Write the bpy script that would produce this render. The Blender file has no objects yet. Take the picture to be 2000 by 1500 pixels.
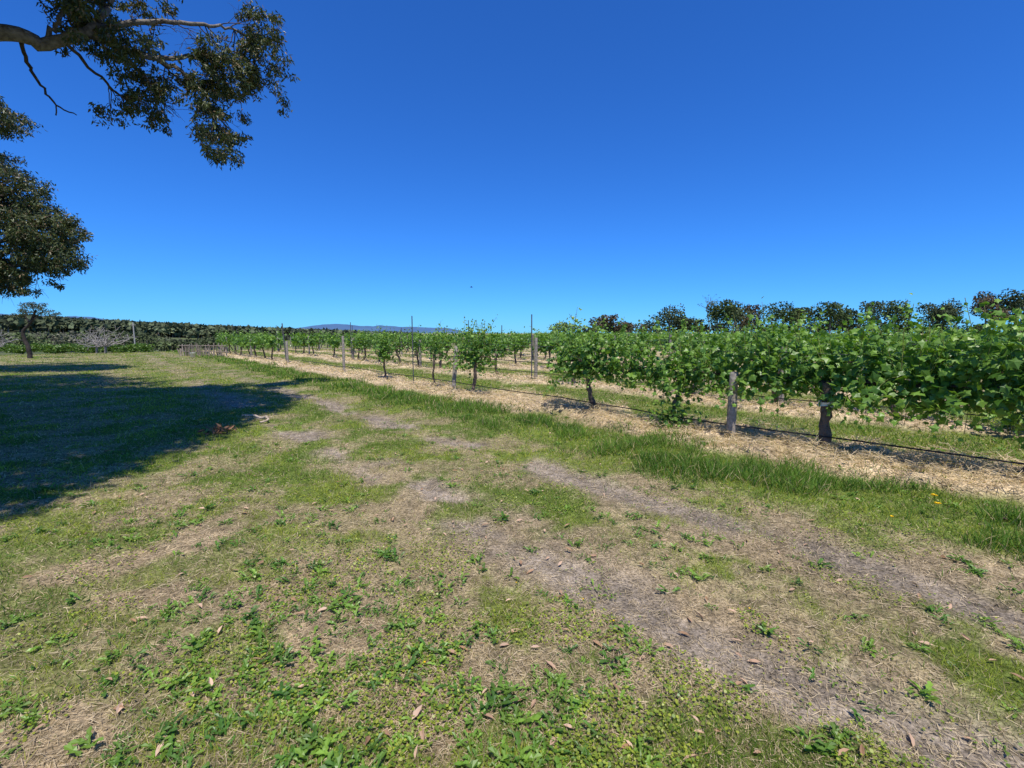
import bpy, math, numpy as np
from mathutils import Vector
rng = np.random.default_rng(11)
PI = math.pi
# ------------------------------------------------------------------ layout
ND = np.array([.747, .665]); ND /= np.linalg.norm(ND)      # across the vine rows
SD = np.array([-ND[1], ND[0]])                              # along the vine rows
ROW0, RSP = 6.97, 3.6
SUN = np.array([.08, -.44, 1.0]); SUN /= np.linalg.norm(SUN)

# ------------------------------------------------------------------ noise
_T = np.random.default_rng(3).random((256, 256))
def vn(x, y):
    xi = np.floor(x).astype(int); yi = np.floor(y).astype(int)
    fx = x - xi; fy = y - yi
    fx = fx*fx*(3-2*fx); fy = fy*fy*(3-2*fy)
    a = _T[xi & 255, yi & 255]; b = _T[(xi+1) & 255, yi & 255]
    c = _T[xi & 255, (yi+1) & 255]; d = _T[(xi+1) & 255, (yi+1) & 255]
    return (a*(1-fx)+b*fx)*(1-fy) + (c*(1-fx)+d*fx)*fy
def fbm(x, y, f=1.0, o=4, off=0.0):
    v = 0; a = .5; t = 0
    for i in range(o):
        v = v + a*vn(x*f+off+17.3*i, y*f+off*1.7+9.1*i); t += a; a *= .5; f *= 2.03
    return v/t
def ss(x, a, b):
    t = np.clip((x-a)/(b-a), 0, 1); return t*t*(3-2*t)
def rc(x, y): return ND[0]*x+ND[1]*y, SD[0]*x+SD[1]*y
def rp(n, s): return np.array([ND[0]*n+SD[0]*s, ND[1]*n+SD[1]*s])

def rowd(n):
    return np.abs(((n-ROW0+RSP/2) % RSP)-RSP/2)
def strawmask(x, y):
    n, s = rc(x, y)
    w = .56+.8*(fbm(x, y, .9, 3, 5)-.5)*2
    m = (1-ss(rowd(n), w, w+.3))*ss(n, 5.6, 6.2)*(1-ss(s, 60, 64))*(1-ss(n, 76, 80))
    return m*(.55+.45*ss(fbm(x, y, 3.1, 3, 15), .30, .47))
def rutmask(x, y):
    n, s = rc(x, y)
    wob = .3*(fbm(x, y, .35, 2, 40)-.5)+.28*(fbm(x, y, 2.2, 3, 44)-.5)
    a = np.exp(-((n-2.3-wob)/.26)**2); b = np.exp(-((n-3.78-wob)/.23)**2)
    br = ss(fbm(x, y, 1.6, 4, 8), .34, .52)
    return np.clip((a+b)*br*1.25, 0, 1)*(1-.75*ss(s, 8, 20))
def stripmask(x, y):
    n, s = rc(x, y)
    wob = .6*(fbm(x, y, .8, 3, 60)-.5)
    return ss(n+wob, 4.35, 4.9)*(1-ss(n+wob, 5.9, 6.3))
def greenmask(x, y):
    n, s = rc(x, y)
    r = np.hypot(x, y)
    g = ss(fbm(x, y, 2.1, 5, 21)+.20*fbm(x, y, 9, 2, 3)-.115, .38, .62)
    g = g*.78+.36*ss(r, 3.5, 8)+.3*np.exp(-((n-3.03)/.3)**2)+.25*np.exp(-((n-1.4)/.5)**2)
    g = g - .22*(1-ss(r, 1.5, 5))*ss(-n, -2.6, -.5)
    ais = ss(n, 7.2, 7.7)
    g = np.maximum(g, ais*(.7+.3*fbm(x, y, .7, 3, 2)))
    g = np.maximum(g, stripmask(x, y))
    g = g*(1-strawmask(x, y))*(1-.92*rutmask(x, y))
    return np.clip(g, 0, 1)
def H(x, y):
    r = np.hypot(x, y)+1e-6; q = -x/r; q = np.where(y < 0, 0, q)
    e = np.interp(q, [-1, 0, .2, .28, .42, .6, .72, .9], [0, 0, -.001, .0015, .006, .015, .024, .028])
    z = (1.6-8.5+e*np.minimum(r, 1300))*ss(r, 130, 420)
    z = z + (-2.0*ss(r, 42, 110)*(1-ss(r, 130, 300)))*ss(q, .3, .6)
    z = z + (-10-z)*ss(r, 1400, 3000)
    n, s = rc(x, y)
    near = 1-ss(r, 30, 60)
    z = z + near*(.20*strawmask(x, y)*fbm(x, y, 2.4, 3, 31) - .03*rutmask(x, y)
        + .05*(fbm(x, y, .5, 3, 77)-.5) + .03*(fbm(x, y, 6, 3, 7)-.5) + .03*stripmask(x, y))
    return z
def H1(x, y): return float(H(np.array([x], float), np.array([y], float))[0])

# ------------------------------------------------------------------ materials
def mat(name, base=None, rough=.9, attr=True, trans=0.0, nscale=8, namt=.35, bump=0, bscale=30, spec=.2):
    m = bpy.data.materials.new(name); m.use_nodes = True
    nt = m.node_tree; N = nt.nodes; L = nt.links
    p = N['Principled BSDF']; out = N['Material Output']
    p.inputs['Roughness'].default_value = rough
    p.inputs['Specular IOR Level'].default_value = spec
    tc = N.new('ShaderNodeTexCoord')
    no = N.new('ShaderNodeTexNoise'); no.inputs['Scale'].default_value = nscale; no.inputs['Detail'].default_value = 5
    L.new(tc.outputs['Object'], no.inputs['Vector'])
    mr = N.new('ShaderNodeMapRange'); mr.inputs[1].default_value = .3; mr.inputs[2].default_value = .7
    mr.inputs[3].default_value = 1-namt; mr.inputs[4].default_value = 1+namt
    L.new(no.outputs['Fac'], mr.inputs[0])
    mx = N.new('ShaderNodeVectorMath'); mx.operation = 'SCALE'
    if attr:
        a = N.new('ShaderNodeAttribute'); a.attribute_name = 'Col'; L.new(a.outputs['Color'], mx.inputs[0])
    else:
        mx.inputs[0].default_value = base
    L.new(mr.outputs[0], mx.inputs['Scale'])
    L.new(mx.outputs[0], p.inputs['Base Color'])
    if bump:
        n2 = N.new('ShaderNodeTexNoise'); n2.inputs['Scale'].default_value = bscale; n2.inputs['Detail'].default_value = 6
        L.new(tc.outputs['Object'], n2.inputs['Vector'])
        b = N.new('ShaderNodeBump'); b.inputs['Strength'].default_value = bump; b.inputs['Distance'].default_value = .02
        L.new(n2.outputs['Fac'], b.inputs['Height']); L.new(b.outputs[0], p.inputs['Normal'])
    if trans > 0:
        t = N.new('ShaderNodeBsdfTranslucent')
        sc = N.new('ShaderNodeVectorMath'); sc.operation = 'MULTIPLY'; sc.inputs[1].default_value = (1.5, 1.6, .6)
        L.new(mx.outputs[0], sc.inputs[0]); L.new(sc.outputs[0], t.inputs['Color'])
        ms = N.new('ShaderNodeMixShader'); ms.inputs[0].default_value = trans
        L.new(p.outputs[0], ms.inputs[1]); L.new(t.outputs[0], ms.inputs[2]); L.new(ms.outputs[0], out.inputs[0])
    return m
M_vleaf = mat('vine_leaf', rough=.42, trans=.27, namt=.2, spec=.45)
M_gleaf = mat('gum_leaf', rough=.45, trans=.12, namt=.2, spec=.45)
M_grass = mat('grass_blade', rough=.7, trans=.25, namt=.15)
M_bark = mat('bark', rough=.9, nscale=14, namt=.45, bump=.8, bscale=40)
M_far = mat('far_foliage', rough=1, nscale=.6, namt=.4)
M_wood = mat('weathered_wood', rough=.85, nscale=20, namt=.35, bump=.5, bscale=60)
M_steel = mat('galvanised_steel', base=(.10, .10, .11), attr=False, rough=.6)
M_pipe = mat('black_pipe', base=(.02, .02, .022), attr=False, rough=.45)
M_white = mat('white_paint', base=(.75, .75, .73), attr=False, rough=.6, namt=.1)
M_hill = mat('hazed_range', base=(.07, .14, .25), attr=False, rough=1, nscale=.002, namt=.12)  # blue of the air haze painted into the base colour
M_dry = mat('dry_leaf', rough=.8, namt=.2, trans=.1)
M_petal = mat('yellow_petal', base=(.85, .55, .01), attr=False, rough=.6)
M_bird = mat('feathers', base=(.02, .02, .02), attr=False)

# ground
def ground_mat():
    m = bpy.data.materials.new('ground_soil'); m.use_nodes = True
    nt = m.node_tree; N = nt.nodes; L = nt.links; p = N['Principled BSDF']
    p.inputs['Roughness'].default_value = .95; p.inputs['Specular IOR Level'].default_value = .1
    tc = N.new('ShaderNodeTexCoord'); a = N.new('ShaderNodeAttribute'); a.attribute_name = 'Col'
    def noise(s, d=6, r=.65):
        n = N.new('ShaderNodeTexNoise'); n.inputs['Scale'].default_value = s; n.inputs['Detail'].default_value = d
        n.inputs['Roughness'].default_value = r; L.new(tc.outputs['Object'], n.inputs['Vector']); return n
    def mr(src, lo, hi, a0=.35, a1=.65):
        k = N.new('ShaderNodeMapRange'); k.inputs[1].default_value = a0; k.inputs[2].default_value = a1
        k.inputs[3].default_value = lo; k.inputs[4].default_value = hi; L.new(src, k.inputs[0]); return k
    n1 = noise(55); n2 = noise(9); n3 = noise(1.1)
    k1 = mr(n1.outputs['Fac'], .4, 1.6); k2 = mr(n2.outputs['Fac'], .62, 1.38); k3 = mr(n3.outputs['Fac'], .85, 1.15)
    q = N.new('ShaderNodeMath'); q.operation = 'MULTIPLY'; L.new(k1.outputs[0], q.inputs[0]); L.new(k2.outputs[0], q.inputs[1])
    q2 = N.new('ShaderNodeMath'); q2.operation = 'MULTIPLY'; L.new(q.outputs[0], q2.inputs[0]); L.new(k3.outputs[0], q2.inputs[1])
    v = N.new('ShaderNodeVectorMath'); v.operation = 'SCALE'; L.new(a.outputs['Color'], v.inputs[0]); L.new(q2.outputs[0], v.inputs['Scale'])
    L.new(v.outputs[0], p.inputs['Base Color'])
    b = N.new('ShaderNodeBump'); b.inputs['Strength'].default_value = .9; b.inputs['Distance'].default_value = .02
    L.new(n1.outputs['Fac'], b.inputs['Height']); L.new(b.outputs[0], p.inputs['Normal'])
    return m
M_ground = ground_mat()

# ------------------------------------------------------------------ mesh builder
class MB:
    def __init__(s): s.V = []; s.C = []; s.F = []; s.n = 0
    def add(s, V, F, col, mi=0, smooth=False):
        V = np.asarray(V, float).reshape(-1, 3); F = np.asarray(F, int)
        col = np.asarray(col, float)
        if col.ndim == 1: col = np.tile(col, (len(V), 1))
        s.V.append(V); s.C.append(col); s.F.append((F+s.n, mi, smooth)); s.n += len(V)
    def build(s, name, mats, loc=(0, 0, 0), parent=None):
        V = np.concatenate(s.V)-np.array(loc); C = np.concatenate(s.C)
        me = bpy.data.meshes.new(name)
        me.vertices.add(len(V)); me.vertices.foreach_set('co', V.ravel().astype(np.float32))
        tot = np.concatenate([np.full(len(F), F.shape[1]) for F, _, _ in s.F])
        idx = np.concatenate([F.ravel() for F, _, _ in s.F])
        mi = np.concatenate([np.full(len(F), m) for F, m, _ in s.F])
        sm = np.concatenate([np.full(len(F), b) for F, _, b in s.F])
        st = np.concatenate([[0], np.cumsum(tot)[:-1]])
        me.loops.add(len(idx)); me.loops.foreach_set('vertex_index', idx.astype(np.int32))
        me.polygons.add(len(tot)); me.polygons.foreach_set('loop_start', st.astype(np.int32))
        me.polygons.foreach_set('loop_total', tot.astype(np.int32))
        me.polygons.foreach_set('material_index', mi.astype(np.int32))
        me.polygons.foreach_set('use_smooth', sm.astype(bool))
        ca = me.attributes.new('Col', 'FLOAT_COLOR', 'POINT')
        ca.data.foreach_set('color', np.concatenate([C, np.ones((len(C), 1))], 1).ravel().astype(np.float32))
        for m in mats: me.materials.append(m)
        me.update(); me.validate()
        o = bpy.data.objects.new(name, me); o.location = loc
        bpy.context.scene.collection.objects.link(o)
        if parent: o.parent = parent
        return o
def frames(ax, nm):
    ax = ax/np.linalg.norm(ax, axis=1, keepdims=True)
    sd = np.cross(ax, nm); sd /= (np.linalg.norm(sd, axis=1, keepdims=True)+1e-9)
    nn = np.cross(sd, ax)
    return np.stack([sd, ax, nn], 2)       # columns: x side, y along, z normal
def inst(mb, TV, TF, R, pos, sc, col, mi=0, smooth=False):
    N = len(pos); n = len(TV)
    sc = np.asarray(sc, float)
    if sc.ndim == 1: sc = np.stack([sc]*3, 1)
    V = np.einsum('nij,nkj->nki', R, TV[None]*sc[:, None, :])+pos[:, None, :]
    F = TF[None]+(np.arange(N)*n)[:, None, None]
    mb.add(V.reshape(-1, 3), F.reshape(-1, TF.shape[1]), np.repeat(col, n, 0), mi, smooth)
def tube(mb, P, rad, col, sides=6, mi=0, cap=True):
    P = np.asarray(P, float); k = len(P); rad = np.broadcast_to(rad, (k,)).astype(float)
    T = np.gradient(P, axis=0); T /= np.linalg.norm(T, axis=1, keepdims=True)+1e-9
    ref = np.array([0.3, .2, 1.0]) if abs(T[:, 2]).mean() < .8 else np.array([1., .1, 0])
    A = np.cross(T, ref); A /= np.linalg.norm(A, axis=1, keepdims=True)+1e-9; B = np.cross(T, A)
    th = np.arange(sides)/sides*2*PI
    V = P[:, None]+rad[:, None, None]*(np.cos(th)[None, :, None]*A[:, None]+np.sin(th)[None, :, None]*B[:, None])
    i = np.arange(k-1)[:, None]*sides; j = np.arange(sides)[None]; j2 = (j+1) % sides
    F = np.stack([i+j, i+j2, i+sides+j2, i+sides+j], 2).reshape(-1, 4)
    mb.add(V.reshape(-1, 3), F, col, mi, True)
    if cap:
        for e in (0, k-1):
            c = np.concatenate([V[e], P[e][None]]); f = np.array([[a, (a+1) % sides, sides] for a in range(sides)])
            mb.add(c, f, col, mi)
def smoothpath(P, m=6, wob=0):
    P = np.asarray(P, float); out = []
    Q = np.vstack([2*P[0]-P[1], P, 2*P[-1]-P[-2]])
    for i in range(1, len(Q)-2):
        for t in np.arange(m)/m:
            out.append(.5*((2*Q[i])+(-Q[i-1]+Q[i+1])*t+(2*Q[i-1]-5*Q[i]+4*Q[i+1]-Q[i+2])*t*t+(-Q[i-1]+3*Q[i]-3*Q[i+1]+Q[i+2])*t**3))
    out.append(P[-1]); out = np.array(out)
    if wob: out[1:-1] += rng.normal(0, wob, out[1:-1].shape)
    return out
def rdir(n): v = rng.normal(size=(n, 3)); return v/np.linalg.norm(v, axis=1, keepdims=True)

# ------------------------------------------------------------------ ground sheet
def groundcol(x, y):
    n, s = rc(x, y); r = np.hypot(x, y)
    straw = strawmask(x, y)[:, None]; rut = rutmask(x, y)[:, None]; g = greenmask(x, y)[:, None]
    drycol = np.array([.32, .245, .15]); grn = np.array([.14, .18, .04]); dirt = np.array([.28, .23, .175]); str_ = np.array([.58, .45, .29])
    v = fbm(x, y, 2.3, 3, 90)[:, None]
    c = drycol*(.75+.5*v)
    c = c*(1-g)+grn*g
    c = c*(1-rut)+dirt*(.55+.9*v)*rut
    c = c*(1-straw)+str_*(.7+.6*v)*straw
    q = np.where(y > 0, -x/(r+1e-6), 0)
    pad = np.array([.42, .35, .18]); forest = np.array([.07, .085, .045]); mid = np.array([.14, .17, .045])
    f1 = ss(r, 45, 90)[:, None]; c = c*(1-f1)+mid*f1
    f2 = (ss(r, 170, 260)*(1-ss(q, .42, .5)))[:, None]; c = c*(1-f2)+pad*(.7+.6*fbm(x, y, .004, 3)[:, None])*f2
    f4 = (ss(r, 50, 80)*ss(q, .55, .6))[:, None]; c = c*(1-f4)+np.array([.10, .12, .055])*f4
    f3 = (ss(r, 330, 380)*ss(q+.1*(fbm(x, y, .006, 2)-.5), .22, .27)*(1-ss(r, 2500, 3500)))[:, None]; c = c*(1-f3)+forest*f3
    return c
rad = [0.0]
r = .5
while r < 9500:
    rad.append(r); r *= 1.016 if 1.2 < r < 40 else 1.045
rad = np.array(rad[1:]); NA = 760
th = np.arange(NA)/NA*2*PI
X = (rad[:, None]*np.cos(th)[None]).ravel(); Y = (rad[:, None]*np.sin(th)[None]).ravel()
V = np.stack([X, Y, H(X, Y)], 1)
i = np.arange(len(rad)-1)[:, None]*NA; j = np.arange(NA)[None]; j2 = (j+1) % NA
F = np.stack([i+j, i+NA+j, i+NA+j2, i+j2], 2).reshape(-1, 4)
g = MB(); g.add(V, F, groundcol(X, Y), 0, True)
g.add(np.vstack([V[:NA], [[0, 0, 0]]]), np.array([[a, (a+1) % NA, NA] for a in range(NA)]), np.array([.25, .19, .1]))
g.build('ground', [M_ground])

# ------------------------------------------------------------------ grass
def fan(N, r0, r1, ang=64):
    r = np.exp(rng.uniform(math.log(r0), math.log(r1), N)); a = rng.uniform(-ang, ang, N)*PI/180
    return r*np.sin(a), r*np.cos(a), r
TRI = np.array([[-.5, 0, 0], [.5, 0, 0], [.1, 1, .12]]); TRIF = np.array([[0, 1, 2]])
BL4 = np.array([[-.5, 0, 0], [.5, 0, 0], [.38, .5, .08], [-.38, .5, .08], [0, 1, .38]])
def blades(mb, x, y, L, W, lean, col, tall=False):
    N = len(x); z = H(x, y)-.004
    ax = np.stack([rng.normal(0, 1, N)*lean, rng.normal(0, 1, N)*lean, np.ones(N)], 1)
    nm = rdir(N); R = frames(ax, nm)
    P = np.stack([x, y, z], 1); S = np.stack([W, L, L], 1)
    if tall:
        Vv = np.einsum('nij,nkj->nki', R, BL4[None]*S[:, None, :])+P[:, None, :]
        b = (np.arange(N)*5)[:, None]
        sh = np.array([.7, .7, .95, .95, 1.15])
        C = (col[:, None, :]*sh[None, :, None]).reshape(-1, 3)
        o = mb.n
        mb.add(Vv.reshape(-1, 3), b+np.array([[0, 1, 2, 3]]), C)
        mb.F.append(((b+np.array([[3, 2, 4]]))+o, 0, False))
    else:
        inst(mb, TRI, TRIF, R, P, S, col)
def mixc(a, b, t): return np.array(a)*(1-t[:, None])+np.array(b)*t[:, None]
gr = MB()
# short turf
x, y, r = fan(640000, 1.25, 60)
gm = greenmask(x, y); rut = rutmask(x, y); st = strawmask(x, y)
keep = rng.random(len(x)) < np.clip(.26+.9*gm, 0, 1)*(1-.8*rut)*(1-.75*st)
x, y, r, gm = x[keep], y[keep], r[keep], gm[keep]
isg = rng.random(len(x)) < (.14+.72*gm)
t = rng.random(len(x)); yl = ss(fbm(x, y, 1.3, 3, 55), .38, .62)
cg = mixc([.08, .17, .022], [.36, .40, .05], np.clip(.45*t+.65*yl, 0, 1)); cd = mixc([.27, .20, .115], [.64, .51, .30], t)
col = np.where(isg[:, None], cg, cd)
tuf = fbm(x, y, 5, 2, 640)
L = rng.gamma(4, .0068, len(x))*(.7+.7*gm)*(.5+1.1*tuf)+.004*np.minimum(r, 12)/4
blades(gr, x, y, L, np.maximum(.0034, .0011*r)*rng.uniform(.7, 1.4, len(x)), .85, col)
# tall strip grass + aisles
x, y, r = fan(480000, 2.6, 60)
n, s = rc(x, y)
sm = stripmask(x, y); tuft = ss(fbm(x, y, 2.2, 3, 120), .36, .6)
ais = ((n > 7.6) & (rowd(n) > .7) & (n < 60)).astype(float)
thru = ((n > 6) & (n < 30))*ss(fbm(x, y, 1.8, 3, 900), .52, .64)*.22
dens = np.clip(sm*(.25+.75*tuft)+ais*.5*(.3+.7*tuft)+.06*ss(fbm(x, y, 1.5, 3, 300), .56, .66)+thru, 0, 1)
k = rng.random(len(x)) < dens
x, y, r, sm, tuft = x[k], y[k], r[k], sm[k], tuft[k]
t = rng.random(len(x)); patch = fbm(x, y, 1.2, 2, 200)
col = mixc([.06, .145, .02], [.21, .34, .045], np.clip(.6*t+.7*(patch-.3), 0, 1))
dry = rng.random(len(x)) < .10; col[dry] = mixc([.38, .3, .15], [.58, .47, .25], t)[dry]
L = (.05+.095*sm*tuft)*rng.uniform(.6, 1.5, len(x))
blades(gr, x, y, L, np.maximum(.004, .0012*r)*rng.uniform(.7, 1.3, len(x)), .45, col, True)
gr.build('grass', [M_grass])

# dry straw mulch and thatch
lt = MB()
x, y, r = fan(430000, 1.25, 50)
st = strawmask(x, y); rut = rutmask(x, y); gm = greenmask(x, y)
k = rng.random(len(x)) < np.clip(st*1.1+.47*(1-gm)*(1-.4*rut)+.05, 0, 1)
x, y, r, st = x[k], y[k], r[k], st[k]; N = len(x)
ax = np.stack([rng.normal(size=N), rng.normal(size=N), rng.normal(0, .2, N)+.45*st*rng.random(N)], 1)
R = frames(ax, np.tile([0, 0, 1.], (N, 1))+rng.normal(0, .5, (N, 3)))
t = rng.random(N); col = mixc([.28, .21, .13], [.74, .60, .40], t)*(1+.12*st[:, None])
L = rng.uniform(.02, .06, N)*(1+2.2*st); W = np.maximum(.0028, .00095*r)
z = H(x, y)+rng.random(N)*.012+st*rng.random(N)*.10
inst(lt, np.array([[-.5, -.5, 0], [.5, -.5, 0], [.3, .5, .05], [-.3, .5, .05]]), np.array([[0, 1, 2, 3]]), R, np.stack([x, y, z], 1), np.stack([W, L, L], 1), col)
lt.build('straw_mulch', [M_grass])

# broad-leaved weeds (rosettes)
wd = MB()
LF = np.array([[0, 0, 0], [-.10, .2, .10], [-.05, .32, .13], [-.17, .5, .16], [-.09, .62, .17], [-.15, .8, .13], [0, 1, .02],
               [.15, .8, .13], [.09, .62, .17], [.17, .5, .16], [.05, .32, .13], [.10, .2, .10], [0, .5, .10]])
LFF = np.array([[k, k+1, 12] for k in range(11)]+[[11, 0, 12]])
x, y, r = fan(9000, 1.3, 16)
n, s = rc(x, y)
k = (rng.random(len(x)) < np.clip(ss(fbm(x, y, 2.3, 3, 400), .40, .60)*.75+.12, 0, 1)*(1-.8*rutmask(x, y))*(1-.8*strawmask(x, y))*(.5+.5*(1-ss(n, 1.0, 2.0))))
x, y, r = x[k], y[k], r[k]
rep = rng.integers(6, 15, len(x)); X = np.repeat(x, rep); Y = np.repeat(y, rep); N = len(X)
size = np.repeat(.016+.055*rng.random(len(x))**2.0, rep)*rng.uniform(.5, 1.2, N)
a = rng.uniform(0, 2*PI, N); el = rng.uniform(.05, .8, N)
ax = np.stack([np.cos(a), np.sin(a), el], 1); nm = np.stack([-np.cos(a)*el, -np.sin(a)*el, np.ones(N)], 1)+rng.normal(0, .25, (N, 3))
base = mixc([.07, .17, .024], [.21, .34, .045], rng.random(len(x))); col = np.repeat(base, rep, 0)*rng.uniform(.7, 1.3, (N, 1))
off = rng.normal(0, .02, (N, 2))
inst(wd, LF, LFF, frames(ax, nm), np.stack([X+off[:, 0], Y+off[:, 1], H(X, Y)+.004], 1), size, col)
# clover / moss-like small leaves
x, y, r = fan(140000, 1.3, 16)
k = rng.random(len(x)) < ss(fbm(x, y, 2.1, 4, 500), .49, .61)*(1-.9*strawmask(x, y))*(1-.9*rutmask(x, y))
x, y = x[k], y[k]; N = len(x)
hexv = np.array([[.5*math.cos(q), .5*math.sin(q), 0] for q in np.arange(6)*PI/3]); hexf = np.array([[0, 1, 2, 3], [0, 3, 4, 5]])
inst(wd, hexv, hexf, frames(rdir(N)*[1, 1, .4], np.array([0, 0, 1.])+rng.normal(0, .4, (N, 3))),
     np.stack([x, y, H(x, y)+rng.uniform(.005, .03, N)], 1), rng.uniform(.007, .016, N), mixc([.12, .21, .025], [.38, .42, .05], rng.random(N)))
wd.build('broadleaf_weeds', [M_vleaf])

# fallen gum leaves
fl = MB()
x, y, r = fan(480, 1.4, 13); N = len(x)
GL = np.array([[0, 0, 0], [-.16, .35, .06], [-.12, .7, .05], [0, 1, -.04], [.12, .7, .05], [.16, .35, .06], [0, .5, -.02]])
GLF = np.array([[0, 1, 6], [1, 2, 6], [2, 3, 6], [3, 4, 6], [4, 5, 6], [5, 0, 6]])
a = rng.uniform(0, 2*PI, N); ax = np.stack([np.cos(a), np.sin(a), rng.normal(0, .15, N)], 1)
inst(fl, GL, GLF, frames(ax, np.array([0, 0, 1.])+rng.normal(0, .35, (N, 3))), np.stack([x, y, H(x, y)+.02], 1),
     np.stack([rng.uniform(.035, .075, N)]*2+[rng.uniform(.05, .1, N)], 1), mixc([.33, .19, .10], [.68, .48, .34], rng.random(N)))
fl.build('fallen_leaves', [M_dry])

# ------------------------------------------------------------------ grape vines
def grape_tpl():
    pts = []
    R_ = [.30, .62, .45, .86, .60, 1.0, .60, .86, .45, .62, .30]
    A_ = np.radians([-105, -50, -18, 18, 55, 90, 125, 162, 198, 230, 285])
    for q, rr in zip(A_, R_): pts.append([.55*rr*math.cos(q), .5+.55*rr*math.sin(q)-.12, -.10*abs(math.cos(q))*rr])
    pts.append([0, .36, .05]); return np.array(pts), np.array([[k, (k+1) % 11, 11] for k in range(11)])
GV, GF = grape_tpl()
QV = np.array([[0, 0, 0], [.5, .45, -.1], [0, 1, -.02], [-.5, .45, -.1]]); QF = np.array([[0, 1, 2], [0, 2, 3]])
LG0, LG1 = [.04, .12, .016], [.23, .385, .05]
def vine_leaves(mb, c, halfw, nsh, lps, lsize, tpl, top=1.65, hang=.25, stems=False, dens=1.0, thick=.16, spread=.42, leadp=.05):
    so = np.clip(rng.normal(0, halfw*.55, nsh), -halfw, halfw) if halfw < .9 else rng.uniform(-halfw, halfw, nsh)
    st = np.stack([c[0]+SD[0]*so, c[1]+SD[1]*so], 1)+ND[None]*rng.normal(0, .05, nsh)[:, None]
    z0 = .92+rng.normal(0, .06, nsh)
    Ln = np.clip(rng.normal(.64, .2, nsh), .25, 1.0)*(top-.92)/.72
    Ln *= .72+.56*fbm(so*1.0+c[0]*3.1, so*0+c[1], 1.6, 2, 5)
    lead = rng.random(nsh) < leadp; Ln = np.where(lead, np.minimum(Ln*1.35, 1.02), np.minimum(Ln, .95))
    out = rng.normal(0, spread, nsh)*np.where(lead, .4, 1); alo = rng.normal(0, .25, nsh)
    dn = (rng.random(nsh) < hang) & ~lead
    T = np.linspace(.04, 1, lps)[None]
    zz = np.where(dn[:, None], -.62*T*T+.14*T, T-.12*np.abs(out)[:, None]*T*T)*Ln[:, None]
    oo = out[:, None]*np.where(dn[:, None], .9*T, .75*T)*Ln[:, None]
    aa = alo[:, None]*T*Ln[:, None]
    P = np.zeros((nsh, lps, 3))
    P[..., 0] = st[:, 0:1]+ND[0]*oo+SD[0]*aa; P[..., 1] = st[:, 1:2]+ND[1]*oo+SD[1]*aa
    zb = H1(c[0], c[1])*.4
    P[..., 2] = zb+z0[:, None]+zz
    if stems:
        for q in range(nsh):
            if rng.random() < .8: tube(mb, np.vstack([[st[q, 0], st[q, 1], zb+z0[q]], P[q, ::2]]), .0035, np.array([.2, .22, .06]), 3, 1, False)
    tip = np.broadcast_to(T, (nsh, lps)).ravel()
    P = P.reshape(-1, 3); N = len(P)
    o = rng.normal(0, 1, (N, 3)); o *= (.085*(1-.6*tip))[:, None]; o[:, 0] += ND[0]*rng.normal(0, thick*.4, N)*(1-tip); o[:, 1] += ND[1]*rng.normal(0, thick*.4, N)*(1-tip)
    P = P+o
    nm = np.array([0, 0, .7])+rng.normal(0, .5, (N, 3))
    sgn = np.sign((P[:, 0]-c[0])*ND[0]+(P[:, 1]-c[1])*ND[1]); nm[:, 0] += ND[0]*sgn*.6; nm[:, 1] += ND[1]*sgn*.6
    ax = rng.normal(0, 1, (N, 3)); ax[:, 2] -= .5
    sz = lsize*rng.uniform(.6, 1.2, N)*(1-.55*tip**3)
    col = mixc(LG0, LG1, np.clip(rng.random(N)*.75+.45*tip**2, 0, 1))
    k = rng.random(N) < dens
    inst(mb, tpl[0], tpl[1], frames(ax, nm)[k], P[k], sz[k], col[k])
def vine_trunk(mb, c, h=.92, r0=.055, halfw=.9, sides=8, cordon=True):
    zb = H1(c[0], c[1])-.05; ln = rng.normal(0, .09, 2)
    P = smoothpath([[c[0]+ln[0], c[1]+ln[1], zb], [c[0]+ln[0]*.2+rng.normal(0, .04), c[1]+ln[1]*.5, zb+h*.35],
                    [c[0]-ln[0]*.4, c[1]+rng.normal(0, .04), zb+h*.7], [c[0], c[1], zb+h+.03]], 5, .007)
    rr = r0*np.interp(np.linspace(0, 1, len(P)), [0, .15, .6, .85, 1], [1.35, 1, .85, 1.15, 1.0])*rng.uniform(.82, 1.18, len(P))
    tube(mb, P, rr, np.array([.13, .10, .078]), sides, 1)
    if cordon:
        for sg in (-1, 1):
            Q = smoothpath([[c[0], c[1], zb+h], [c[0]+SD[0]*sg*halfw*.35, c[1]+SD[1]*sg*halfw*.35, zb+h+.07], [c[0]+SD[0]*sg*halfw, c[1]+SD[1]*sg*halfw, zb+h+.05]], 4, .008)
            tube(mb, Q, np.linspace(r0*.65, r0*.25, len(Q)), np.array([.085, .06, .045]), max(4, sides-2), 1)
def near_vine(n, s, halfw=.95, nsh=46, lps=19, ls=.115, top=1.62, hang=.25, r0=.055, dens=1.0, stems=True, trunk=True, h=.9, spread=.42, leadp=.05):
    c = rp(n, s); mb = MB()
    vine_trunk(mb, c, h, r0, halfw)
    vine_leaves(mb, c, halfw, nsh, lps, ls, (GV, GF), top, hang, stems, dens, spread=spread, leadp=leadp)
    return mb, c
def place(mb, c, nm='grape_vine', extra=()):
    return mb.build(nm, [M_vleaf, M_bark]+list(extra), loc=(c[0], c[1], H1(c[0], c[1])))
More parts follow.
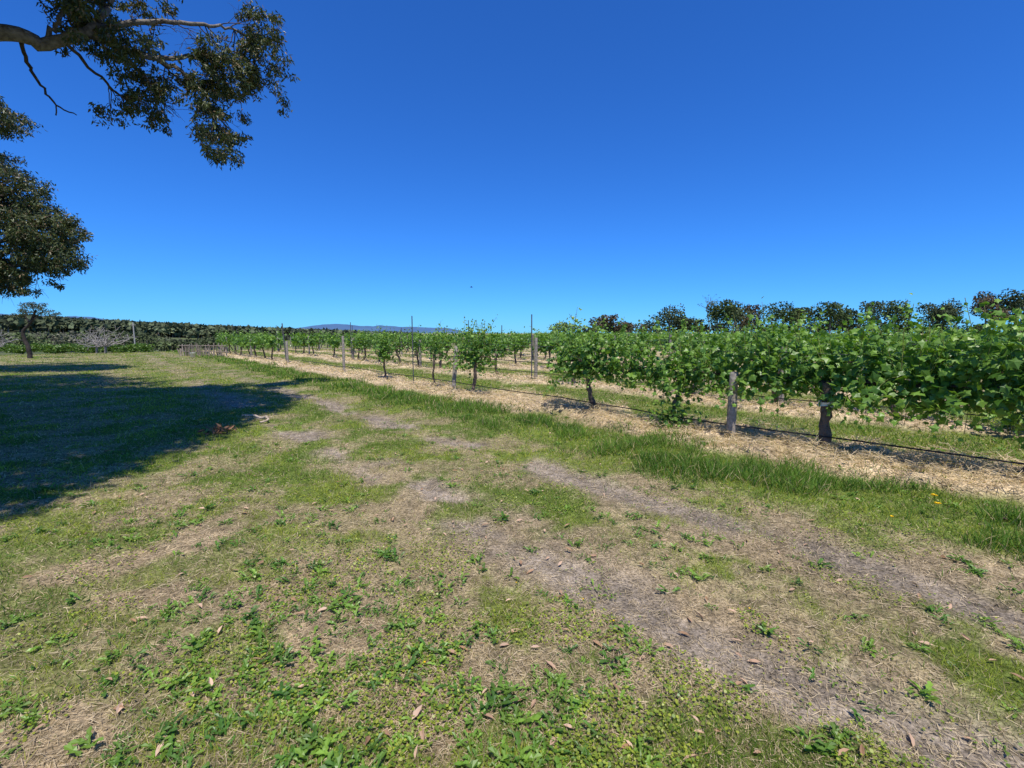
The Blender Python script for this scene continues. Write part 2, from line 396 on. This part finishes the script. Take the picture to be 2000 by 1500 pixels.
V0 = [(-3.9, .95, 60, .145, 1.78, .35, .055), (-2.05, .95, 84, .145, 1.80, .42, .055), (-.15, .98, 106, .145, 1.80, .45, .06), (1.70, .98, 102, .145, 1.74, .38, .068),
      (3.75, .90, 72, .135, 1.66, .45, .04), (5.57, .80, 78, .13, 1.72, .45, .05), (9.25, .62, 50, .125, 1.66, .4, .045), (11.1, .4, 14, .12, 1.6, .25, .03),
      (14.15, .36, 34, .12, 1.5, .5, .035)]
for s, hw, ns, ls, tp, hg, r0 in V0:
    mb, c = near_vine(ROW0, s, hw, ns, 19, ls, tp, hg, r0, spread=.58, leadp=.11)
    if abs(s-3.75) < .01:   # suckers hanging down low
        cc = c-ND*.1
        N = 200; P = np.stack([cc[0]+rng.normal(0, .17, N), cc[1]+rng.normal(0, .17, N), H1(*cc)+np.abs(rng.normal(.12, .10, N))], 1)
        P2 = P.copy(); P2[:, 2] += rng.random(N)*.6; P = np.vstack([P, P2[:170]]); N = len(P)
        inst(mb, GV, GF, frames(rdir(N), np.array([0, -.3, .8])+rng.normal(0, .5, (N, 3))), P, rng.uniform(.06, .11, N), mixc(LG0, LG1, rng.random(N)))
    if abs(s-1.70) < .01:   # white guard on top of the trunk
        z = H1(*c)+.58; th_ = np.arange(10)/10*2*PI
        q = []
        for kk in range(4):
            rr = .088*rng.uniform(.85, 1.3, 10)
            q.append(np.stack([c[0]-.01+rr*np.cos(th_), c[1]+rr*np.sin(th_), z+kk*.022+rng.normal(0, .012, 10)], 1))
        q = np.vstack(q); f = np.array([[a*10+b, a*10+(b+1) % 10, a*10+10+(b+1) % 10, a*10+10+b] for a in range(3) for b in range(10)])
        mb.add(q, f, [.8, .8, .8], 2, True)
    place(mb, c, extra=(M_white,))
# end of the first row
for s in np.arange(27.5, 42.5, 1.85):
    mb, c = near_vine(ROW0, s, .7, 24, 10, .19, 1.55+rng.normal(0, .08), .35, .045, stems=False); place(mb, c)
# second row, individual vines
for s in np.arange(-2.1, 24, 1.85):
    if rng.random() < .16 and s > 4: continue
    mb, c = near_vine(ROW0+RSP, s, .78, 58 if s < 9 else int(rng.integers(18, 36)), 17 if s < 12 else 12, .135 if s < 12 else .155, 1.60+rng.normal(0, .08), .42, .05, stems=False, spread=.55)
    if s < .6 and s > -1.5:
        N = 520; P = np.stack([c[0]+rng.normal(0, .32, N), c[1]+rng.normal(0, .32, N), H1(*c)+rng.uniform(.05, 1.0, N)], 1)
        inst(mb, GV, GF, frames(rdir(N), np.array([0, -.4, .7])+rng.normal(0, .5, (N, 3))), P, rng.uniform(.10, .15, N), mixc(LG0, LG1, rng.random(N)))
    place(mb, c)
# further rows
for k in range(1, 20):
    n = ROW0+RSP*k; mb = MB()
    s0 = 24.5 if k == 1 else -3.0
    for s in np.arange(s0, 60, 1.85):
        s = s+rng.normal(0, .12); c = rp(n, s); d = np.hypot(*c)
        if rng.random() < (.24 if s > 8 else .08): continue
        if k <= 3 and s < 12: a = (46, 12, .17)
        elif d < 35: a = (int(rng.integers(12, 32)), 10, .19)
        else: a = (18, 6, .28)
        if k <= 5: vine_trunk(mb, c, .9, .045, .85, 5, cordon=(k <= 3))
        vine_leaves(mb, c, .74, a[0], a[1], a[2], (GV, GF) if d < 18 else (QV, QF), 1.48+rng.normal(0, .09), .33, spread=.5, leadp=.04)
    mb.build('grape_vine_row', [M_vleaf, M_bark])

# ------------------------------------------------------------------ trellis
def wood_post(c, h, r=.055, lean=(0, 0), nm='wooden_post'):
    zb = H1(c[0], c[1])-.1; mb = MB()
    P = np.array([[c[0]+lean[0]*t, c[1]+lean[1]*t, zb+(h+.1)*t] for t in (0, .2, .5, .8, .985, 1)])
    g_ = rng.uniform(.26, .36)
    tube(mb, P, np.array([r*1.05, r*1.0, r, r*.97, r*.95, r*.8]), np.array([g_, g_*.88, g_*.74]), 12)
    return mb.build(nm, [M_wood], loc=(c[0], c[1], zb))
def steel_pole(c, h, lean=(0, 0), r=.016):
    zb = H1(c[0], c[1]); mb = MB()
    P = np.array([[c[0]+lean[0]*t, c[1]+lean[1]*t, zb-.05+(h+.05)*t] for t in (0, .5, 1)])
    tube(mb, P, r, [.1, .1, .1], 5); return mb.build('steel_trellis_pole', [M_steel], loc=(c[0], c[1], zb))
wood_post(np.array([3.31, 6.76])-ND*.10, .95, .064)
wood_post(rp(ROW0, 10.2), 1.18, .055, (.10, .02))
wood_post(rp(ROW0, 17.6), 1.42, .05)
wood_post(rp(ROW0, 24.8), 1.1, .055); steel_pole(rp(ROW0, 25.0), 1.95, (-.12, 0), .03)
wood_post(rp(ROW0, 32.2), 1.2); wood_post(rp(ROW0, 39.5), 1.2)
wood_post(rp(ROW0, -4.5), 1.2)
steel_pole(rp(ROW0, 12.3), 2.0); steel_pole(rp(ROW0, 37), 2.1)
for k in (1, 2):
    for j in range(-1, 9):
        c = rp(ROW0+RSP*k, 3.4+7.3*j+(k-1)*1.1); wood_post(c, 1.25+rng.normal(0, .06), .055)
        if j % 2 == (0 if k == 2 else 1) and j > 0: steel_pole(c+SD*.2, 2.15, (rng.normal(0, .04), 0), .02)
tp = MB()
for k in range(3, 20):
    for j in range(0, 9):
        c = rp(ROW0+RSP*k, 3+7.3*j+rng.normal(0, .5)); zb = H1(*c)
        tube(tp, [[c[0], c[1], zb], [c[0], c[1], zb+1.35]], .055, np.array([.25, .22, .18]), 6)
        if rng.random() < .25: tube(tp, [[c[0], c[1], zb], [c[0]+rng.normal(0, .05), c[1], zb+rng.uniform(1.9, 2.4)]], .028, np.array([.09, .085, .08]), 4)
tp.build('distant_trellis_posts', [M_wood])
for k in range(0, 4):
    wm = MB()
    for h in (.97, 1.32):
        S = np.arange(-5, 42 if k == 0 else 60, 1.2)
        c = rp(ROW0+RSP*k, 0)
        P = np.stack([c[0]+SD[0]*S, c[1]+SD[1]*S, np.full(len(S), h)+.012*np.sin(S*.86)], 1)
        tube(wm, P, .0025 if k < 2 else .004, [.2, .2, .2], 4)
    wm.build('trellis_wire', [M_steel])
    pm = MB()
    S = np.arange(-5, 42 if k == 0 else 60, .45)
    c = rp(ROW0+RSP*k-.10, 0)
    z = .24+.06*fbm(S, S*0, .6, 2, 3)+.04*ss(S, 3, 10)
    tube(pm, np.stack([c[0]+SD[0]*S+.02*np.sin(S*1.3), c[1]+SD[1]*S, z], 1), .010 if k < 2 else .013, [.02, .02, .02], 6)
    pm.build('irrigation_pipe', [M_pipe])

# ------------------------------------------------------------------ gum trees
def clump(mb, ctr, rad_, nl, ls, gain=1., width=.34):
    ctr = np.asarray(ctr); K = len(ctr)
    N = K*nl; C = np.repeat(ctr, nl, 0); rr = np.repeat(np.broadcast_to(rad_, (K,)), nl)
    P = C+rdir(N)*(rng.random(N)**.5*rr)[:, None]*np.array([1, 1, .7])
    P[:, 2] -= .25*rr*rng.random(N)
    ax = rdir(N)*.9; ax[:, 2] -= .75
    tone = np.repeat(rng.random(K), nl)
    col = mixc([.03, .055, .016], [.12, .145, .045], np.clip(.6*tone+.5*rng.random(N), 0, 1))
    br = rng.random(N) < .13; col[br] = [.21, .15, .08]
    inst(mb, QV*[width, 1, 1], QF, frames(ax, rdir(N)), P, ls*rng.uniform(.7, 1.3, N), col*gain)
def branch_mesh(mb, P, r0, r1, m=6, wob=.02, sides=7, col=(.16, .135, .115)):
    Q = smoothpath(P, m, wob); rr = np.linspace(r0, r1, len(Q)); tube(mb, Q, rr, np.array(col), sides, 1); return Q
def twigs(mb, Q, n, ln, r, out, droop=.25, depth=2, t0=.2):
    for _ in range(n):
        i = int(rng.uniform(t0, 1)*(len(Q)-2)); p = Q[i]; T = Q[i+1]-Q[i]; T = T/np.linalg.norm(T)
        d = T*.8+rdir(1)[0]*.8; d[2] -= droop*.4; d /= np.linalg.norm(d); l = ln*rng.uniform(.5, 1.15)
        p1 = p+d*l*.4+rng.normal(0, .05, 3)*l; d2 = d+rng.normal(0, .3, 3)*[1, 1, .5]; d2[2] += .1; p2 = p1+d2*l*.35
        p3 = p2+(d2+rng.normal(0, .35, 3))*l*.3-np.array([0, 0, droop*l*.3])
        W = smoothpath([p, p1, p2, p3], 3, .006); tube(mb, W, np.linspace(r, r*.3, len(W)), np.array([.10, .08, .065]), 4, 1, False)
        if depth > 0: twigs(mb, W, 3 if depth > 1 else 2, ln*.55, r*.45, out, droop, depth-1, .35)
        else: out.append(p3); out.append(p3+rng.normal(0, .08, 3))

# tree overhanging from the left
mb = MB()
bc = (.19, .17, .15)
trunk = branch_mesh(mb, [[-13.6, 6.2, -.1], [-13.2, 6.5, 1.8], [-12.6, 6.9, 3.8], [-12.0, 7.3, 5.6]], .48, .30, 6, .02, 12, bc)
limbA = branch_mesh(mb, [[-12.0, 7.3, 5.6], [-10.7, 8.2, 6.4], [-9.28, 9, 6.99], [-8.93, 9.5, 7.11], [-8.27, 9.8, 7.57], [-8.03, 10, 8.21], [-7.6, 10.1, 9.2]], .18, .04, 6, .02, 10, bc)
limbB = branch_mesh(mb, [[-8.93, 9.5, 7.11], [-8.4, 9.8, 7.42], [-7.92, 10.2, 7.37], [-7.37, 10.6, 7.33], [-7.0, 11, 7.07], [-6.88, 11.3, 6.68], [-6.65, 11.5, 6.35]], .085, .014, 6, .02, 8, bc)
limbC = branch_mesh(mb, [[-7.55, 10.45, 7.36], [-7.0, 10.9, 7.65], [-6.73, 11.2, 7.83], [-6.3, 11.6, 7.75], [-5.9, 11.8, 7.55]], .05, .012, 6, .02, 6, bc)
limbD = branch_mesh(mb, [[-8.27, 9.8, 7.57], [-7.41, 10.3, 8.02], [-6.66, 10.8, 8.23], [-6.3, 11.2, 8.4], [-6.0, 11.5, 8.4]], .06, .012, 6, .02, 6, bc)
limbE = branch_mesh(mb, [[-9.1, 9.2, 7.03], [-9.35, 9.5, 6.8], [-9.22, 9.6, 6.43], [-9.05, 9.7, 6.1], [-8.75, 9.8, 5.95]], .04, .01, 5, .015, 6, (.07, .055, .045))
tube(mb, smoothpath([[-9.05, 9.7, 6.1], [-9.1, 9.75, 6.0], [-9.12, 9.75, 5.92]], 3), .012, np.array([.07, .055, .045]), 5, 1)
limbF = branch_mesh(mb, [[-8.7, 9.7, 7.2], [-8.55, 10.1, 6.9], [-8.3, 10.4, 6.6], [-8.0, 10.5, 6.4]], .035, .012, 5, .02, 6, (.10, .08, .07))
limbH = branch_mesh(mb, [[-8.1, 10.1, 7.4], [-7.8, 10.4, 7.0], [-7.7, 10.6, 6.7], [-7.5, 10.8, 6.5]], .03, .01, 5, .02, 6, (.10, .08, .07))
limbG = branch_mesh(mb, [[-8.93, 9.5, 7.15], [-8.8, 9.6, 7.5], [-8.66, 9.7, 7.9], [-8.7, 9.9, 8.5]], .05, .02, 5, .02, 6, bc)
tips = []
twigs(mb, limbB, 18, .78, .015, tips, .4, 2, .3)
twigs(mb, limbC, 15, .72, .013, tips, .3, 2, .2)
twigs(mb, limbD, 15, .8, .014, tips, .25, 2, .2)
twigs(mb, limbF, 12, .65, .012, tips, .3, 1, .4)
twigs(mb, limbH, 10, .6, .012, tips, .3, 1, .4)
twigs(mb, limbG, 10, .9, .013, tips, .2, 2, .3)
twigs(mb, limbA, 9, .9, .018, tips, .2, 2, .6)
tips = np.array(tips)
tips = tips[fbm(tips[:, 0]+tips[:, 1]*.5, tips[:, 2], 1.5, 2, 33) > .36]
clump(mb, tips, rng.uniform(.10, .20, len(tips)), 30, .10, 1.0)
# overhead crown (shades the lawn)
K = 10500; C = rdir(K)*(rng.random(K)**.45)[:, None]*np.array([5.9, 6.8, 2.6])+np.array([-8.9, 2.8, 9.4])
C = np.vstack([C, rdir(2800)*(rng.random(2800)**.4)[:, None]*np.array([5.5, 5, 2.2])+np.array([-15.5, 9, 9.6])])
out = (C[:, 1] < .5) | (C[:, 0]/np.maximum(C[:, 1], .1) < -1.13) | (C[:, 2] > 1.6+.72*C[:, 1]+.35)
C = C[out & (C[:, 0] < -3.6-.12*np.maximum(C[:, 1], 0)+.5*(fbm(C[:, 1], C[:, 1]*0, 1.2, 2, 1)-.5))]
C = C[fbm(C[:, 0], C[:, 1], .55, 3, 9) > .22]
clump(mb, C, .42, 24, .22, .9)
for e in ([-9, 3, 9.5], [-12, 3, 10], [-15, 9, 10.2], [-10, 6.5, 10.5], [-14, 5, 10.5], [-7, 2.5, 9.5]):
    q = branch_mesh(mb, [[-12.2, 7.1, 5.2], [(-12.2+e[0])/2, (7.1+e[1])/2, 7.2], e], .2, .05, 6, .04, 8, bc)
mb.build('gum_tree', [M_gleaf, M_bark], loc=(-13.6, 6.2, 0))

# second gum at the left edge
mb = MB()
branch_mesh(mb, [[-25, 19, -.1], [-24.8, 18.8, 2.2], [-24, 18.3, 4.5], [-23, 18.2, 7]], .5, .25, 6, .03, 12, bc)
ends = [[-18.4, 18, 5.1], [-17.4, 18, 6.0], [-20, 18, 7.6], [-19.4, 17.6, 4.3], [-19.3, 18.2, 9.7], [-22, 18, 10.5], [-17.3, 18.3, 4.1], [-24, 18, 9.5], [-18.6, 18.1, 3.9], [-18.6, 18, 7.0]]
cl = []
for e in ends:
    q = branch_mesh(mb, [[-24, 18.3, 4.5], [(-24+e[0])/2, 18.2, 4.5+(e[2]-4.5)*.6], e], .14, .03, 6, .05, 6, (.09, .075, .065)); twigs(mb, q, 12, 1.1, .02, cl, .55, 1, .6)
cl = np.array(cl)
def ball(c, r, n): return rdir(n)*(rng.random(n)**.33)[:, None]*np.array(r)+np.array(c)
B = np.vstack([ball([-20.2, 18.4, 5.9], [2.6, 2.4, 1.4], 360), ball([-18.1, 18.3, 5.6], [1.1, 1.5, .8], 110), ball([-17.9, 18.3, 4.6], [1.0, 1.2, .6], 80), ball([-19.4, 18.3, 4.2], [1.0, 1.3, .6], 80), ball([-20.4, 18.3, 3.8], [.9, 1.2, .5], 40),
               ball([-19.6, 18.3, 7.2], [1.5, 1.6, .8], 120), ball([-21, 18.3, 8.0], [1.4, 1.6, .7], 90), ball([-19.9, 18.2, 9.9], [1.3, 1.5, .7], 90), ball([-23, 18, 9], [3.2, 4, 2], 300), ball([-24.5, 17, 7], [3.5, 3, 2.2], 250)])
B = B[(B[:, 2] > 3.3)]
B = B[fbm(B[:, 0]*1.3, B[:, 2]*1.3+B[:, 1]*.4, 1.0, 3, 71) > .38]
cl = cl[cl[:, 2] > 3.1]
clump(mb, B, rng.uniform(.22, .42, len(B)), 60, .14, .95)
clump(mb, cl, rng.uniform(.14, .28, len(cl)), 34, .14, 1.1)
mb.build('gum_tree', [M_gleaf, M_bark], loc=(-25, 19, 0))

# small leaning tree
mb = MB()
branch_mesh(mb, [[-30.3, 29, -.1], [-30.4, 29, .8], [-30.6, 29, 1.6], [-30.0, 29, 2.3], [-29.6, 29, 3.0]], .13, .05, 5, .02, 8, (.05, .04, .035))
for e in ([-30.6, 29, 2.9], [-28.9, 29, 3.1], [-29.4, 28.6, 3.3]): branch_mesh(mb, [[-30.1, 29, 2.2], [(-30.1+e[0])/2, 29, 2.7], e], .05, .02, 4, .02, 5, (.05, .04, .035))
B = np.vstack([ball([-29.7, 29, 3.1], [1.0, 1, .38], 28), ball([-30.9, 29, 2.75], [.3, .3, .15], 6), ball([-28.8, 29, 2.8], [.4, .4, .25], 8)])
clump(mb, B, .19, 34, .12, .8)
mb.build('small_tree', [M_gleaf, M_bark], loc=(-30.3, 29, 0))

# bare pale-branched trees
def bare(c, h, nb):
    mb = MB(); c = np.array(c, float); zb = H1(c[0], c[1])
    b = np.array([c[0], c[1], zb])
    tube(mb, smoothpath([b-[0, 0, .1], b+[.05, 0, h*.2], b+[0, .05, h*.3]], 3), .09, np.array([.22, .2, .18]), 7, 1)
    for _ in range(nb):
        d = rdir(1)[0]; d[2] = abs(d[2])*.7+.15; d /= np.linalg.norm(d)
        e = b+[0, 0, h*.28]+d*h*rng.uniform(.6, 1.05); m_ = (b+[0, 0, h*.28]+e)/2+rng.normal(0, .15, 3)
        q = smoothpath([b+[0, 0, h*.28], m_, e], 4, .04); tube(mb, q, np.linspace(.035, .012, len(q)), np.array([.32, .29, .265]), 4, 1, False)
        for _ in range(8):
            i_ = rng.integers(2, len(q)); p = q[i_]; w = p+rdir(1)[0]*[1, 1, .7]*h*.28+[0, 0, .12]
            tube(mb, smoothpath([p, (p+w)/2+rng.normal(0, .06, 3), w], 2), [.014]*4+[.008], np.array([.34, .31, .28]), 3, 1, False)
    mb.build('bare_fruit_tree', [M_gleaf, M_bark], loc=tuple(b))
bare((-33.5, 38), 2.1, 14); bare((-36, 40), 2.0, 12); bare((-42, 37.5), 2.0, 12)

# far foliage
def fartree(mb, x, y, h, w, nf, fs, col, lobes=5, z=None):
    zb = H1(x, y) if z is None else z
    L_ = rng.normal(0, 1, (lobes, 3))*[w*.24, w*.24, h*.13]+[x, y, zb+h*.68]
    lr = rng.uniform(.22, .36, lobes)*w
    k = rng.integers(0, lobes, nf); d = rdir(nf); P = L_[k]+d*(lr[k]*rng.uniform(.7, 1.05, nf))[:, None]*[1, 1, .72*h/w if h/w < 1.3 else .95]
    P[:, 2] = np.clip(P[:, 2], zb+.05*h, zb+h*1.02-.12*h*rng.random(nf)*(P[:, 2] > zb+h))
    nm = d+rng.normal(0, .6, (nf, 3)); nm[:, 2] += .3; ax = rdir(nf)
    lt_ = rng.uniform(.7, 1.35, lobes)[k][:, None]
    c = np.array(col)*rng.uniform(.6, 1.35, (nf, 1))*lt_
    inst(mb, QV*[.9, 1, 1], QF, frames(ax, nm), P, fs*rng.uniform(.6, 1.3, nf), c)
    tube(mb, [[x, y, zb-.2], [x+rng.normal(0, .03*h), y, zb+h*.6]], [w*.03, w*.018], np.array([.2, .17, .14]), 5, 0, False)
def rtree(x, y, h, w, col, nf=1400, fs=.42):
    mb = MB(); fartree(mb, x, y, h*1.22, w*.9, nf, fs, col, 10); mb.build('gum_tree', [M_far], loc=(x, y, 0))
OL = (.062, .078, .035); BR = (.115, .085, .05); GR = (.07, .10, .032)
for a_ in [(20.5, 100, 4.3, 4.5, BR), (25, 104, 3.4, 5, BR), (33.5, 99, 6.1, 8, OL), (38.0, 103, 4.6, 6, OL), (43.5, 98, 6.8, 6, GR), (47.5, 100, 7.1, 7, OL), (52, 103, 6.2, 7, BR), (57, 98, 6.6, 8, GR),
           (62, 101, 5.6, 6, OL), (67, 98, 6.4, 7, GR), (72.5, 101, 5.7, 6, OL), (77, 99, 6.5, 7, OL), (82.5, 100, 6.8, 7, GR), (89, 98, 6.2, 6, OL), (94, 101, 7.3, 6, OL), (98, 96, 8.2, 6, BR), (103, 98, 9.0, 7, OL),
           (108.5, 99, 8.2, 6, OL), (114, 96, 9.0, 8, GR), (120, 96, 8, 8, OL), (128, 97, 8, 8, OL)]:
    rtree(*a_)
rtree(9.5, 84, 3.0, 5.5, (.17, .24, .06), 900, .35)
mb = MB(); tw = []
zb = H1(41, 97)
q = branch_mesh(mb, [[41, 97, zb], [41.2, 97, 3.5], [40.6, 97, 6.6], [41.6, 97, 8.4]], .12, .04, 4, .05, 5, (.14, .12, .1)); twigs(mb, q, 14, 2.0, .035, tw, 0, 1, .65)
clump(mb, np.array(tw)[::2], .2, 10, .2, 1.); mb.build('gum_tree', [M_gleaf, M_bark], loc=(41, 97, 0))
mb = MB()
for x in np.arange(18, 135, 2.3): fartree(mb, x, 108+rng.normal(0, 3), rng.uniform(2.6, 4.4), rng.uniform(3, 5), 200, .5, np.array(OL)*.9, 5)
mb.build('distant_scrub', [M_far])
# bush on the left
mb = MB()
for _ in range(60):
    y = rng.uniform(62, 110); a_ = rng.uniform(-1.25, -.64); x = a_*y
    fartree(mb, x, y, rng.uniform(2.4, 4.4)*(1 if a_ < -.78 else .62), rng.uniform(3.5, 6), 340, .38, [OL, (.10, .13, .05), (.13, .13, .085)][rng.integers(3)], 7)
mb.build('scrub_trees', [M_far])
mb = MB(); cnt = 0
while cnt < 4600:
    r_ = math.exp(rng.uniform(math.log(360), math.log(1500))); q_ = rng.uniform(.2, .86)
    if q_ < .32 and r_ < 600: continue
    x = -q_*r_; y = math.sqrt(1-q_*q_)*r_; haze = min(1, (r_-350)/700)
    c_ = (np.array([.09, .11, .055])*(1-haze)+np.array([.11, .14, .12])*haze)*rng.uniform(.78, 1.25)  # haze painted into the leaf colour, paler and bluer with distance
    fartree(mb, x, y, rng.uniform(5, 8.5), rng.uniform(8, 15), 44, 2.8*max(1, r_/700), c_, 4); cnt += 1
mb.build('distant_forest', [M_far])
# hedge
mb = MB(); N = 9000
x = rng.uniform(-50, -33, N); P = np.stack([x, 42+rng.normal(0, .35, N), rng.uniform(-.1, .5, N)+.08*np.sin(x*2)], 1)
inst(mb, QV, QF, frames(rdir(N), rdir(N)), P, rng.uniform(.1, .2, N), mixc([.06, .12, .02], [.16, .26, .04], rng.random(N)))
mb.build('low_hedge', [M_vleaf])
# utility pole
mb = MB(); zb = H1(-36.7, 45)
tube(mb, [[-36.7, 45, zb], [-36.7, 45, 2.6]], [.06, .05], np.array([.4, .38, .35]), 8); tube(mb, [[-36.95, 45, 2.35], [-36.45, 45, 2.35]], .03, np.array([.3, .28, .26]), 5)
mb.build('utility_pole', [M_wood], loc=(-36.7, 45, zb))
# rustic paling fence at the end of the block
mb = MB()
for q in np.arange(0, 4.6, .11):
    p0 = np.array([-23.2, 32.2])+q*np.array([.93, -.36])+rng.normal(0, .05, 2); h = rng.uniform(.45, .95); l = rng.normal(0, .10, 2); z = H1(*p0)
    c_ = rng.uniform(.22, .40); tube(mb, [[p0[0], p0[1], z-.05], [p0[0]+l[0], p0[1]+l[1], z+h]], rng.uniform(.02, .045), np.array([c_, c_*.82, c_*.66]), 5)
for h in (.3, .7):
    tube(mb, [[-23.3, 32.27, h], [-18.85, 30.5, h+.05]], .03, np.array([.25, .2, .16]), 5)
mb.build('paling_fence', [M_wood], loc=(-23.2, 32.2, 0))
mb = MB(); th8 = np.arange(14)/14*2*PI
prof = [(.0, .0), (.13, 0), (.17, .3), (.18, .3), (.165, .285), (.125, .02)]
v = np.array([[-20.9+rr*math.cos(t), 30.2+rr*math.sin(t), zz] for rr, zz in prof for t in th8]); f = np.array([[a*14+b, a*14+(b+1) % 14, a*14+14+(b+1) % 14, a*14+14+b] for a in range(5) for b in range(14)])
mb.add(v, f, [.8, .8, .8], 0, True); mb.build('white_bucket', [M_white], loc=(-20.9, 30.2, 0))

# mountains
def ridge(name, prof, D, base=-15):
    mb = MB(); xs = np.array([p[0] for p in prof], float); hs = np.array([p[1] for p in prof], float)
    N = 260; t = np.linspace(xs[0], xs[-1], N); h = np.interp(t, xs, hs)+hs.max()*.22*(fbm(t, t*0, .004, 5, 7)-.5)*ss(np.interp(t, xs, hs), 0, 30)
    rows = []
    for kk, f_ in enumerate([0, .35, .7, 1, .6, 0]):
        yy = D-900+kk*420+120*fbm(t, t*0+kk, .003, 3, 1)
        rows.append(np.stack([t, yy, base+(h-base)*f_*(1-.12*(f_ < 1)*(fbm(t, t*0+kk*5, .01, 3, 4)))], 1))
    v = np.vstack(rows); f = np.array([[a*N+b, a*N+b+1, a*N+N+b+1, a*N+N+b] for a in range(5) for b in range(N-1)])
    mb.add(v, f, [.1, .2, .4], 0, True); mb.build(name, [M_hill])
ridge('mountain_range', [(-4700, 0), (-4200, 35), (-3950, 80), (-3700, 120), (-3450, 160), (-3200, 175), (-2950, 150), (-2700, 115), (-2400, 130), (-2100, 115), (-1800, 110), (-1500, 90), (-1200, 88), (-1000, 50), (-700, 15), (-300, -5)], 8000)
ridge('mountain_range', [(-12500, 290), (-10500, 330), (-9300, 340), (-8600, 320), (-7900, 285), (-7000, 200), (-6000, 150), (-5000, 100), (-4300, 0)], 8100)

# ------------------------------------------------------------------ small things
mb = MB()
z = H1(-4.7, 8.3)+.04
tube(mb, smoothpath([[-5.05, 8.5, z+.02], [-4.8, 8.4, z+.04], [-4.55, 8.3, z+.02], [-4.4, 8.15, z+.06]], 4, .006), np.linspace(.014, .026, 13), np.array([.5, .4, .3]), 6)
tube(mb, smoothpath([[-4.4, 8.15, z+.06], [-4.32, 8.05, z+.03], [-4.42, 7.95, z]], 3, .004), .018, np.array([.48, .38, .28]), 6)
mb.build('fallen_stick', [M_wood], loc=(-4.7, 8.3, z))
mb = MB(); N = 70
inst(mb, GL, GLF, frames(rdir(N), rdir(N)), np.stack([-4.67+rng.normal(0, .1, N), 7.2+rng.normal(0, .1, N), H1(-4.67, 7.2)+np.abs(rng.normal(.03, .03, N))], 1), rng.uniform(.07, .14, N), mixc([.12, .06, .04], [.4, .22, .12], rng.random(N)))
mb.build('leaf_pile', [M_dry])
def flower(x, y, h, r_):
    mb = MB(); z = H1(x, y)
    tube(mb, smoothpath([[x, y, z], [x+.01, y, z+h*.5], [x, y-.005, z+h]], 3), .002, np.array([.1, .18, .03]), 4)
    N = 22; a = np.arange(N)/N*2*PI; ax = np.stack([np.cos(a), np.sin(a), rng.uniform(.1, .7, N)], 1)
    inst(mb, LF*[1.6, 1, .6], LFF, frames(ax, np.tile([0, 0, 1.], (N, 1))), np.tile([x, y, z+h], (N, 1)), np.full(N, r_), np.tile([.8, .5, .02], (N, 1)), 1)
    mb.build('yellow_flower', [M_grass, M_petal], loc=(x, y, z))
flower(3.6, 3.8, .19, .026); flower(3.58, 3.74, .14, .026); flower(3.1, 3.62, .1, .015)
for _ in range(6):
    q = rng.uniform(1.2, 2.4); flower(rng.uniform(-1.2, 1.6), q+.8, .03, .006)
# bird
mb = MB(); b = np.array([-5.2, 60, 7.4])
tube(mb, [b+[-.18, 0, 0], b+[-.1, 0, .01], b, b+[.1, 0, .01], b+[.15, 0, .02], b+[.2, 0, .01]], [.02, .035, .05, .035, .03, .005], [.02, .02, .02], 6)
mb.add([b+[-.05, 0, .03], b+[.06, 0, .03], b+[.03, -.2, .12], b+[-.06, -.36, .08], b+[.03, .2, .12], b+[-.06, .36, .08]], [[0, 1, 2, 3], [1, 0, 5, 4]], [.02, .02, .02])
mb.build('bird', [M_bird], loc=tuple(b))

# ------------------------------------------------------------------ light, sky, camera
w = bpy.data.worlds.new('World'); bpy.context.scene.world = w; w.use_nodes = True
N = w.node_tree.nodes; L = w.node_tree.links; bg = N['Background']
sky = N.new('ShaderNodeTexSky'); sky.sky_type = 'NISHITA'; sky.sun_disc = False
sky.sun_elevation = math.asin(SUN[2]); sky.sun_rotation = math.atan2(SUN[0], SUN[1])
sky.air_density = 1.0; sky.dust_density = 0.0; sky.ozone_density = 4.0; sky.altitude = 200
tn = N.new('ShaderNodeVectorMath'); tn.operation = 'MULTIPLY'; tn.inputs[1].default_value = (.25, .77, 1.62)
L.new(sky.outputs[0], tn.inputs[0]); L.new(tn.outputs[0], bg.inputs[0]); bg.inputs[1].default_value = .105
sl = bpy.data.lights.new('sun', 'SUN'); sl.energy = 5.0; sl.angle = math.radians(.5); sl.color = (1, .945, .85)
so = bpy.data.objects.new('sun', sl); so.rotation_euler = Vector(SUN).to_track_quat('Z', 'Y').to_euler(); bpy.context.scene.collection.objects.link(so)
cd = bpy.data.cameras.new('camera'); cd.sensor_width = 36; cd.lens = 16.2; cd.clip_end = 30000; cd.clip_start = .05
co = bpy.data.objects.new('camera', cd); co.location = (0, 0, 1.6); co.rotation_euler = (math.radians(90-6.34), 0, 0)
bpy.context.scene.collection.objects.link(co); bpy.context.scene.camera = co
vs = bpy.context.scene.view_settings; vs.view_transform = 'Standard'; vs.look = 'None'; vs.exposure = 0
